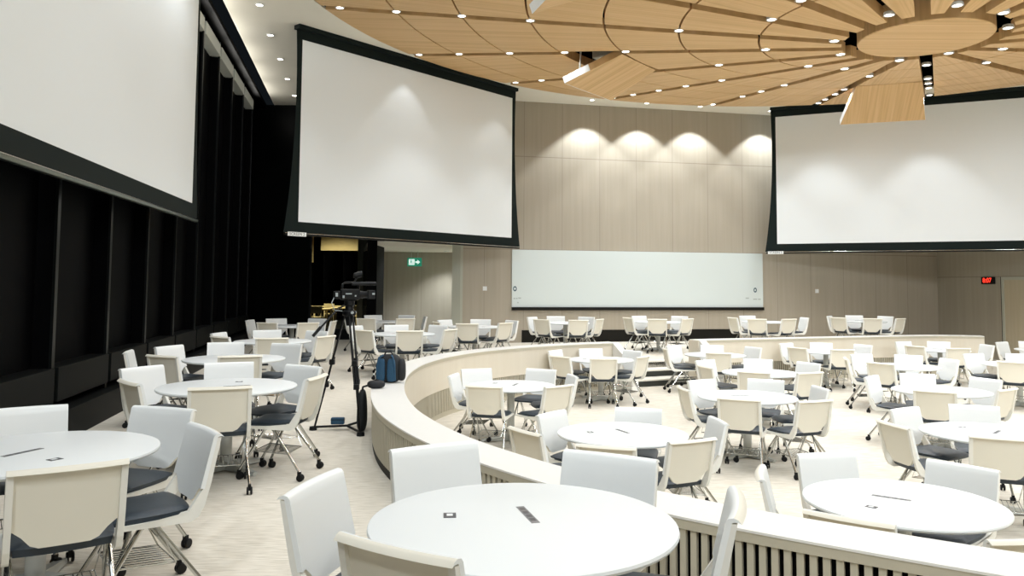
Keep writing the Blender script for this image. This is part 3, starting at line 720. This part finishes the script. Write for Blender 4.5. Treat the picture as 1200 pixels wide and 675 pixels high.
    for q in range(9):
        x = -rx + 2 * rx * (q + 0.5) / 9; tube(bm, [(x, -ry, zz), (x, ry, zz + 0.02)], 0.0032, 4)
    for sx in (-1, 1):
        tube(bm, [(sx * rx, -ry, zz), (sx * 0.2, -0.05, 0.415)], 0.004, 4); tube(bm, [(sx * rx, ry, zz + 0.02), (sx * 0.2, 0.05, 0.415)], 0.004, 4)
    mesh_obj('wire_basket', bm, M_chrome, root)
chair0 = empty('caster_chair'); chair_parts(chair0)

# ------------------------------------------------------------ the table
def table_parts(root):
    bm = BM(); lathe(bm, [(0, 0.712), (0.585, 0.712), (0.594, 0.716), (0.600, 0.727), (0.597, 0.737), (0.588, 0.7405), (0, 0.7405)], 72); mesh_obj('tabletop', bm, M_top, root, True)
    bm = BM(); lathe(bm, [(0, 0.70), (0.20, 0.70), (0.20, 0.712), (0, 0.712)], 24); lathe(bm, [(0.05, 0.05), (0.05, 0.70), (0, 0.70)], 24); mesh_obj('column', bm, M_grey, root, True)
    for q in range(4):
        bm = BM(); a = PI / 4 + q * PI / 2
        vs = [bm.verts.new(v) for v in ((0.03, -0.04, 0.012), (0.40, -0.028, 0.012), (0.40, 0.028, 0.012), (0.03, 0.04, 0.012), (0.03, -0.035, 0.085), (0.40, -0.02, 0.035), (0.40, 0.02, 0.035), (0.03, 0.035, 0.085))]
        for f in ((3, 2, 1, 0), (4, 5, 6, 7), (0, 1, 5, 4), (1, 2, 6, 5), (2, 3, 7, 6), (3, 0, 4, 7)): bm.faces.new([vs[k] for k in f])
        lathe(bm, [(0, 0), (0.02, 0), (0.02, 0.014), (0, 0.014)], 10, (0.38, 0))
        bmesh.ops.transform(bm, matrix=Matrix.Rotation(a, 4, 'Z'), verts=bm.verts); mesh_obj('foot', bm, M_grey, root)
    # flip-up socket strip and a small data module, let into the top
    bm = BM(); Mz = Matrix.Translation((0.02, 0.08, 0)) @ Matrix.Rotation(R(-75), 4, 'Z')
    box(bm, -0.115, 0.115, -0.017, 0.017, 0.738, 0.7420, mi=0)
    for q in range(4): box(bm, -0.095 + q * 0.05, -0.062 + q * 0.05, -0.011, 0.011, 0.742, 0.7425, mi=1)
    bmesh.ops.transform(bm, matrix=Mz, verts=bm.verts); mesh_obj('socket_strip', bm, [M_slot, M_dark], root)
    bm = BM(); Mz = Matrix.Translation((-0.29, 0.06, 0)) @ Matrix.Rotation(R(5), 4, 'Z')
    box(bm, -0.025, 0.025, -0.032, 0.032, 0.738, 0.7425, mi=0); box(bm, -0.012, 0.012, -0.012, 0.018, 0.7425, 0.7432, mi=1)
    bmesh.ops.transform(bm, matrix=Mz, verts=bm.verts); mesh_obj('data_module', bm, [M_dark, M_top], root)
table0 = empty('round_table'); table_parts(table0)

TABLES = {
'A': (0, -2.56, 4.36, [(126, 0.89, -2), (68, 0.8, 4), (4, 0.81, 35), (-53, 0.97, -3)]),
'B': (0, -2.53, 7.12, [(154, 1.06, 0), (109, 0.95, 4), (55, 0.8, 2), (-11, 0.78, 5), (-74, 0.9, 4), (-133, 0.79, -4)]),
'C': (0, -3.38, 9.71, [(157, 1.01, 4), (115, 1.12, -5), (68, 0.95, 2), (-67, 0.86, -1), (-119, 0.96, 3), (-161, 1.12, -2)]),
'D': (0, -3.81, 12.69, [(-74, 0.9, -2), (-129, 0.87, 2), (170, 0.89, 3), (112, 1.0, 3), (59, 0.92, 2), (-24, 0.97, 1)]),
'E': (0, -4.78, 17.27, [(174, 0.9, 5), (-103, 0.98, -3), (125, 1.0, -2), (-57, 1.0, 5), (73, 0.99, -3), (-3, 0.86, 3)]),
'F': (0, -3.07, 19.58, [(119, 1.0, 1), (71, 1.0, -5), (-109, 1.0, 5), (-57, 1.0, -4), (16, 0.9, -3), (164, 1.0, 4)]),
'G': (0, -2.03, 14.81, [(-122, 1.0, -5), (-75, 0.95, -1), (106, 0.85, -5), (56, 1.0, -1), (-27, 0.98, 2), (156, 1.0, 4)]),
'H': (0, -0.81, 17.51, [(-96, 1.0, 1), (84, 0.87, 1), (-40, 0.84, 1), (31, 0.91, 4), (142, 0.85, 2), (-153, 0.84, -3)]),
'I': (0, 1.33, 19.55, [(149, 0.89, 0), (-126, 1.0, -4), (100, 1.0, -5), (-77, 1.0, -3), (51, 0.89, 2), (-27, 0.84, -2)]),
'J': (0, 3.78, 20.39, [(-158, 0.84, -1), (114, 0.84, 5), (-102, 1.0, 1), (47, 1.0, 5), (-48, 0.84, -1)]),
'K': (0, 6.67, 20.8, [(-168, 0.88, 1), (99, 1.0, 3), (-119, 1.0, 1), (-70, 0.86, 4), (4, 1.0, 0)]),
'L': (0, 9.6, 21.62, [(141, 0.84, 3), (-151, 0.96, 4), (79, 1.0, 1), (-101, 0.95, 4), (33, 1.0, -2), (-54, 0.98, 0)]),
'M': (1, 0.0, 10.77, [(164, 0.77, 5), (118, 1.05, -5), (66, 1.04, -1), (-109, 0.97, 4), (-56, 1.0, 5), (14, 0.82, -3)]),
'N': (1, 1.65, 14.62, [(145, 0.94, 0), (-139, 1.0, 3), (95, 0.93, 4), (-94, 1.0, 4), (42, 0.86, -4), (-42, 0.84, 5)]),
'O': (1, 1.03, 7.36, [(145, 0.72, -2), (-151, 0.98, 5), (70, 0.73, 4), (5, 0.85, -1), (-63, 0.92, -1), (-104, 1.12, -4)]),
'P': (1, 2.92, 9.86, [(-171, 0.76, -4), (119, 0.76, 2), (58, 0.88, 5), (0, 0.86, 2), (-111, 1.01, -4), (-69, 1.12, 0)]),
'Q': (1, 3.95, 12.58, [(131, 1.0, -4), (-167, 0.9, 1), (75, 1.0, -3), (-113, 0.97, -5), (-67, 1.0, -1), (27, 1.0, 1)]),
'R': (1, 4.05, 15.8, [(79, 0.87, 1), (29, 1.0, -4), (-100, 0.87, -5), (176, 0.92, 4), (128, 1.0, 4)]),
'S': (1, 6.65, 16.8, [(132, 0.85, -5), (-148, 0.86, 1), (74, 0.85, 4), (-91, 0.84, 0), (22, 1.0, 3)]),
'T': (1, 6.76, 13.74, [(164, 0.84, -1), (104, 1.0, 3), (58, 1.0, -2), (-137, 0.84, -5), (9, 0.85, -1)]),
'X': (1, 9.42, 17.45, [(117, 0.85, -5), (-150, 0.84, -4), (63, 0.93, -4), (-100, 1.0, 4), (-1, 0.98, 3)]),
'Y': (1, 9.07, 14.2, [(112, 0.84, -5), (-128, 0.84, -2), (56, 0.98, 1)]),
'Z': (1, 11.85, 17.6, [(122, 0.87, -1), (73, 1.0, 4)]),
'U': (1, 5.69, 10.54, [(137, 0.83, -1), (80, 0.9, -3), (26, 0.88, -5), (-57, 0.76, 0), (-122, 1.01, 0)]),
'V': (1, 4.5, 7.5, [(121, 0.8, 0), (-169, 0.96, -3), (67, 0.97, 1), (-116, 0.85, 1)]),
'W': (1, 2.49, 5.1, [(160, 0.79, 2), (98, 0.85, 3), (38, 0.82, 1), (-132, 0.93, 5), (-85, 1.03, 4)]),
'AA': (0, 0.05, 3.14, [(116, 0.92, 5), (58, 0.75, 3), (171, 0.81, -4), (-122, 0.7, 0), (-8, 0.74, -8), (-75, 0.95, -1)]),
}
DESC = {
'A': 'front left table beside the windows', 'B': 'second table along the dark windows', 'C': 'third table along the dark windows', 'D': 'fourth table along the dark windows',
'E': 'farthest table along the dark windows', 'F': 'far table in front of the exit recess', 'G': 'table behind the blue backpack', 'H': 'table left of the whiteboard, behind the curved wall',
'I': 'far table below the whiteboard\'s left end', 'J': 'far table at the head of the steps', 'K': 'far table below the whiteboard\'s right end', 'L': 'far table against the taupe wall',
'M': 'pit table inside the curved wall\'s left bend', 'N': 'pit table left of the steps', 'O': 'pit table just across the low wall', 'P': 'pit table in the middle of the pit',
'Q': 'pit table behind the middle one', 'R': 'pit table right of the steps', 'S': 'pit table at the straight wall\'s middle', 'T': 'third pit table in the right row',
'X': 'pit table at the straight wall\'s right end', 'Y': 'pit table cut off below the clock', 'Z': 'farthest pit table beside the door', 'U': 'second pit table in the right row',
'V': 'pit table at the right edge', 'W': 'nearest pit table, lower right', 'AA': 'nearest table, in the foreground'}
SECT = [(0, 'right'), (30, 'right far'), (60, 'far right'), (90, 'far'), (120, 'far left'), (150, 'left far'), (180, 'left'), (-150, 'left near'), (-120, 'near left'), (-90, 'near'), (-60, 'near right'), (-30, 'right near')]
firstc = True; firstt = True
for key, (lv, tx_, ty_, chs) in TABLES.items():
    z = PIT if lv else 0.0
    t = table0 if firstt else dup(table0); firstt = False
    t.location = (tx_, ty_, z); t.rotation_euler.z = R({'A': 145, 'AA': 0, 'O': 8, 'W': 40}.get(key, (hash_ := (sum(map(ord, key)) * 37) % 360)))
    tag(t, 'round white table on grey column: the ' + DESC[key], 'table', 'round white tables')
    vx, vy = Vector((tx_, ty_)).normalized(); rot = math.atan2(vy, vx) - PI / 2      # sectors as seen from the viewer
    names = []
    for a, r, j in chs:
        d = (a - math.degrees(rot) + 180) % 360 - 180
        names.append(min(SECT, key=lambda s: abs((s[0] - d + 180) % 360 - 180))[1])
    for q, (a, r, j) in enumerate(chs):
        bx, by = tx_ + r * math.cos(R(a)), ty_ + r * math.sin(R(a))
        yaw = R(a + 180 + j)                                      # facing the table
        ox, oy = bx + 0.27 * math.cos(yaw), by + 0.27 * math.sin(yaw)
        c = chair0 if firstc else dup(chair0); firstc = False
        c.location = (ox, oy, z); c.rotation_euler.z = yaw - PI / 2
        nm = names[q]; same = [k for k in range(len(chs)) if names[k] == nm]
        pre = ''
        if len(same) > 1:
            order = sorted(same, key=lambda k: (tx_ + chs[k][1] * math.cos(R(chs[k][0]))) / (ty_ + chs[k][1] * math.sin(R(chs[k][0]))))
            pre = 'left-hand ' if order[0] == q else 'right-hand '
        look = 'cream-shaded' if nm.startswith('near') else 'white'
        tag(c, '%s%s chair, %s side of the %s' % (pre, look, nm, DESC[key]), 'chair', 'caster chairs around the round tables')

# tables and chairs in the dim room behind the glass: plain wooden ones
def far_set(tx_, ty_, label, chs):
    r = tag(empty('wooden_table', (tx_, ty_, 0)), label, 'table', 'wooden tables behind the glass')
    bm = BM(); box(bm, -0.8, 0.8, -0.4, 0.4, 0.71, 0.75, 0.008); mesh_obj('tabletop', bm, M_tan, r)
    for sx in (-0.72, 0.72):
        for sy in (-0.33, 0.33):
            bm = BM(); box(bm, sx - 0.03, sx + 0.03, sy - 0.03, sy + 0.03, 0, 0.71); mesh_obj('leg', bm, M_tan, r)
    for k, (dx, dy, rz, lb) in enumerate(chs):
        c = tag(empty('wooden_chair', (tx_ + dx, ty_ + dy, 0), rz), lb, 'chair', 'wooden chairs behind the glass')
        bm = BM(); box(bm, -0.21, 0.21, -0.2, 0.2, 0.43, 0.47, 0.01); mesh_obj('seat', bm, M_tan, c)
        bm = BM(); box(bm, -0.21, 0.21, -0.23, -0.2, 0.60, 0.86, 0.01); mesh_obj('backrest', bm, M_tan, c)
        for sx in (-0.19, 0.19):
            bm = BM(); box(bm, sx - 0.018, sx + 0.018, -0.22, -0.19, 0, 0.86); mesh_obj('leg', bm, M_tan, c)
            bm = BM(); box(bm, sx - 0.018, sx + 0.018, 0.165, 0.2, 0, 0.43); mesh_obj('leg', bm, M_tan, c)
far_set(-7.4, 29.0, 'nearest wooden table behind the glass, left of the tripod', [(-0.45, -0.6, 0, 'left wooden chair at the nearest table behind the glass'), (0.45, -0.6, 0, 'right wooden chair at the nearest table behind the glass')])
far_set(-7.0, 32.5, 'second wooden table behind the glass', [(-0.3, -0.6, 0, 'wooden chair at the second table behind the glass')])
far_set(-8.6, 32.0, 'wooden table behind the glass at its left edge', [(0.3, -0.6, 0, 'wooden chair behind the glass at its left edge')])
far_set(-6.1, 30.2, 'wooden table behind the glass, right of the tripod handle', [(0.2, -0.6, 0, 'wooden chair behind the glass, right of the tripod')])

# ------------------------------------------------------------ video camera on its tripod
TPX, TPY = -1.86, 9.08
feet = [(-2.24, 9.06), (-1.77, 9.46), (-1.64, 8.74)]
tp = tag(empty('tripod', (TPX, TPY, 0)), 'tall black camera tripod standing by the end of the curved wall', 'tripod')
topz = 1.30
for fx, fy in feet:
    dx, dy = fx - TPX, fy - TPY; L = math.hypot(dx, dy); ux, uy = dx / L, dy / L; px, py = -uy, ux
    bm = BM()
    P = lambda t, o: (dx * t * 0.96 + ux * 0.05 * (1 - t) + px * o, dy * t * 0.96 + uy * 0.05 * (1 - t) + py * o, topz * (1 - t) + 0.03 * t)
    for o in (-0.022, 0.022): tube(bm, [P(0, o), P(0.62, o)], 0.010, 6)
    tube(bm, [P(0.45, 0), P(1.0, 0)], 0.012, 6)
    lg = mesh_obj('leg', bm, M_camblk, tp, True)
    for t_ in (0.42, 0.62):
        bm = BM(); c = P(t_, 0); box(bm, c[0] - 0.03, c[0] + 0.03, c[1] - 0.03, c[1] + 0.03, c[2] - 0.03, c[2] + 0.03, 0.008); mesh_obj('clamp', bm, M_black, lg)
    bm = BM(); lathe(bm, [(0, 0), (0.045, 0), (0.04, 0.04), (0, 0.045)], 12, (dx, dy)); mesh_obj('foot', bm, M_black, lg, True)
bm = BM()
for fx, fy in feet: tube(bm, [(0, 0, 0.05), ((fx - TPX) * 0.97, (fy - TPY) * 0.97, 0.035)], 0.014, 6)
mesh_obj('spreader', bm, M_black, tp)
bm = BM(); lathe(bm, [(0, topz - 0.12), (0.03, topz - 0.12), (0.05, topz - 0.02), (0.075, topz), (0.075, topz + 0.04), (0.05, topz + 0.06), (0.045, topz + 0.10), (0.06, topz + 0.11), (0.06, topz + 0.16), (0, topz + 0.16)], 20); mesh_obj('head', bm, M_camblk, tp, True)
bm = BM(); tube(bm, [(-0.04, -0.02, topz + 0.12), (-0.12, -0.06, topz + 0.07), (-0.36, -0.16, topz - 0.22)], 0.011, 8); tube(bm, [(-0.29, -0.13, topz - 0.13), (-0.37, -0.165, topz - 0.235)], 0.018, 8); mesh_obj('pan_handle', bm, M_black, tp, True)
bm = BM()
for a in ((0.05, 0.06), (0.05, -0.06), (-0.055, 0.03)): lathe(bm, [(0, 0), (0.016, 0), (0.016, 0.03), (0, 0.03)], 10, M=axes((a[0], a[1], topz + 0.03), (1, 0, 0), (0, 0, 1), (0, 1 if a[1] > 0 else -1, 0)))
mesh_obj('knob', bm, M_camgry, tp, True)
vc = tag(empty('video_camera', (TPX, TPY, topz + 0.16), R(20)), 'black professional video camera with top handle and microphone on the tripod', 'camera'); vc.scale = (0.86, 0.86, 0.86)
bm = BM(); box(bm, -0.12, 0.13, -0.06, 0.06, 0.015, 0.16, 0.015); box(bm, -0.06, 0.08, -0.03, 0.03, 0, 0.02); mesh_obj('body', bm, M_camblk, vc)
bm = BM(); AX = lambda o, d: axes(o, (0, 1, 0), (0, 0, 1), d)
lathe(bm, [(0, 0), (0.05, 0), (0.05, 0.05), (0.044, 0.06), (0.044, 0.11), (0.055, 0.115), (0.055, 0.13), (0.035, 0.13), (0.03, 0.09), (0, 0.09)], 20, M=AX((0.13, 0, 0.085), (1, 0, 0))); ln = mesh_obj('lens', bm, M_camblk, vc, True)
bm = BM(); box(bm, 0.235, 0.33, -0.07, 0.07, 0.03, 0.145, 0.008); mesh_obj('hood', bm, M_black, ln)
bm = BM(); tube(bm, [(-0.10, 0, 0.15), (-0.10, 0, 0.22), (-0.06, 0, 0.245), (0.10, 0, 0.245), (0.12, 0, 0.22), (0.12, 0, 0.15)], 0.014, 8); mesh_obj('top_handle', bm, M_camblk, vc, True)
bm = BM(); tube(bm, [(0.02, -0.05, 0.23), (0.34, -0.05, 0.235)], 0.026, 12); mesh_obj('microphone', bm, M_black, vc, True)
bm = BM(); tube(bm, [(0.06, 0.0, 0.25), (0.09, 0.02, 0.31)], 0.012, 8); lathe(bm, [(0, -0.05), (0.03, -0.05), (0.042, 0), (0.042, 0.06), (0, 0.06)], 16, M=AX((0.10, 0.02, 0.35), (1, 0, 0.2))); mesh_obj('viewfinder', bm, M_camblk, vc, True)
bm = BM(); box(bm, -0.21, -0.12, -0.045, 0.045, 0.03, 0.13, 0.012); mesh_obj('battery', bm, M_camblk, vc)
bm = BM(); box(bm, -0.06, 0.02, -0.066, -0.059, 0.09, 0.105); box(bm, -0.1, -0.075, -0.066, -0.059, 0.04, 0.075); box(bm, 0.06, 0.08, -0.066, -0.059, 0.06, 0.08); box(bm, 0.29, 0.325, -0.073, -0.069, 0.085, 0.11); box(bm, -0.19, -0.16, -0.05, -0.044, 0.06, 0.11); mesh_obj('control', bm, M_camgry, vc)
bm = BM(); tube(bm, [(-0.2, -0.03, 0.06), (-0.24, -0.06, -0.02), (-0.2, -0.07, -0.12), (-0.1, -0.05, -0.13)], 0.005, 6); mesh_obj('cable', bm, M_camgry, vc, True)

# ------------------------------------------------------------ backpack, pouch and hanging bag, small case
def rounded(bm, sx, sy, sz, p=4.0, n=16, m=10, taper=0.0, mi=0, M=None):
    vs = []
    for j in range(m + 1):
        ph = -PI / 2 + PI * j / m; row = []
        for i in range(n):
            th = 2 * PI * i / n
            f = lambda c, e: math.copysign(abs(c) ** (2 / e), c)
            z = f(math.sin(ph), p); k = 1 - taper * (z + 1) / 2
            row.append(bm.verts.new((sx * f(math.cos(ph), p) * f(math.cos(th), p) * k, sy * f(math.cos(ph), p) * f(math.sin(th), p) * k, sz * z)))
        vs.append(row)
    for j in range(m):
        for i in range(n):
            q = (vs[j][i], vs[j][(i + 1) % n], vs[j + 1][(i + 1) % n], vs[j + 1][i])
            try: bm.faces.new(q).material_index = mi
            except ValueError: pass
    bmesh.ops.remove_doubles(bm, verts=[v for r in vs for v in r], dist=1e-5)
    if M is not None: bmesh.ops.transform(bm, matrix=M, verts=[v for v in {v for r in vs for v in r} if v.is_valid])
T = Matrix.Translation
bp = tag(empty('backpack', (-1.44, 9.42, 0.5), R(-8)), 'navy blue backpack standing on the white cap of the curved wall', 'backpack')
bm = BM(); rounded(bm, 0.15, 0.10, 0.165, 3.6, taper=0.12, M=T((0, 0.0, 0.165))); mesh_obj('body', bm, M_bagblk, bp, True)
for s in (-1, 1):
    bm = BM(); rounded(bm, 0.052, 0.03, 0.135, 4, taper=0.1, M=T((s * 0.062 - 0.012, -0.095, 0.15))); mesh_obj('front_pad', bm, M_blue, bp, True)
bm = BM(); rounded(bm, 0.045, 0.075, 0.13, 3, taper=0.1, M=T((0.15, 0.0, 0.15))); mesh_obj('side_pocket', bm, M_bagblk, bp, True)
bm = BM()
for s in (-1, 1): tube(bm, [(s * 0.05 - 0.01, -0.06, 0.32), (s * 0.085 - 0.01, -0.115, 0.295), (s * 0.105 - 0.01, -0.12, 0.2), (s * 0.11 - 0.01, -0.105, 0.03)], 0.012, 6)
mesh_obj('strap', bm, M_blue, bp, True)
bm = BM(); tube(bm, [(-0.05, -0.04, 0.325), (-0.03, -0.05, 0.36), (0.03, -0.05, 0.36), (0.05, -0.04, 0.325)], 0.009, 6); mesh_obj('grab_handle', bm, M_bagblk, bp, True)
pc = tag(empty('pouch', (-1.50, 8.86, 0.5), R(15)), 'black folded pouch on the wall cap in front of the backpack', 'bag')
bm = BM(); rounded(bm, 0.10, 0.07, 0.045, 2.6, M=T((0, 0, 0.045))); mesh_obj('body', bm, M_bagblk, pc, True)
bm = BM(); tube(bm, [(-0.06, 0.02, 0.06), (0.0, -0.02, 0.10), (0.07, 0.01, 0.06)], 0.008, 6); mesh_obj('strap', bm, M_black, pc, True)
hb = tag(empty('tripod_bag', (-1.68, 9.02, 0), R(-10)), 'long black bag leaning against the outside of the curved wall', 'bag')
bm = BM(); rounded(bm, 0.055, 0.09, 0.235, 3, taper=0.25, M=T((0, 0, 0.235))); mesh_obj('body', bm, M_bagblk, hb, True)
bm = BM(); tube(bm, [(0.0, -0.02, 0.44), (0.02, -0.04, 0.50), (0.07, -0.03, 0.515), (0.10, -0.05, 0.512)], 0.012, 6); mesh_obj('strap', bm, M_bagblk, hb, True)
sb = tag(empty('small_case', (-1.97, 9.10, 0.062), R(4)), 'small dark blue case on the tripod spreader near the floor', 'case')
bm = BM(); box(bm, -0.075, 0.075, -0.035, 0.035, 0, 0.075, 0.012); mesh_obj('shell', bm, M_blue, sb)
bm = BM(); box(bm, -0.077, 0.077, -0.037, 0.037, 0.05, 0.056); mesh_obj('seam', bm, M_black, sb)

# ------------------------------------------------------------ world, camera, view
w = bpy.data.worlds.new('world'); scn.world = w; w.use_nodes = True
w.node_tree.nodes['Background'].inputs[0].default_value = (0.02, 0.025, 0.03, 1); w.node_tree.nodes['Background'].inputs[1].default_value = 0.3
cd = bpy.data.cameras.new('camera'); cam = bpy.data.objects.new('camera', cd); COL.objects.link(cam)
cd.sensor_fit = 'HORIZONTAL'; cd.sensor_width = 36; cd.lens = 36 * 924 / 1200; cd.shift_y = -(337.5 - 275) / 1200; cd.clip_end = 200
pit_, rol = R(3.65), R(0.39)
fw = Vector((0, math.cos(pit_), math.sin(pit_))); u0 = Vector((0, -math.sin(pit_), math.cos(pit_))); r0 = Vector((1, 0, 0))
rt = r0 * math.cos(rol) + u0 * math.sin(rol); up = u0 * math.cos(rol) - r0 * math.sin(rol)
cam.matrix_world = axes((0, 0, 1.657), tuple(rt), tuple(up), tuple(-fw))
scn.camera = cam
scn.view_settings.view_transform = 'Standard'; scn.view_settings.look = 'None'; scn.view_settings.gamma = 1; scn.view_settings.use_curve_mapping = False
scn.view_settings.exposure = -0.13
try:
    scn.cycles.use_denoising = True; scn.cycles.max_bounces = 8; scn.cycles.diffuse_bounces = 5; scn.cycles.sample_clamp_indirect = 8
except Exception: pass
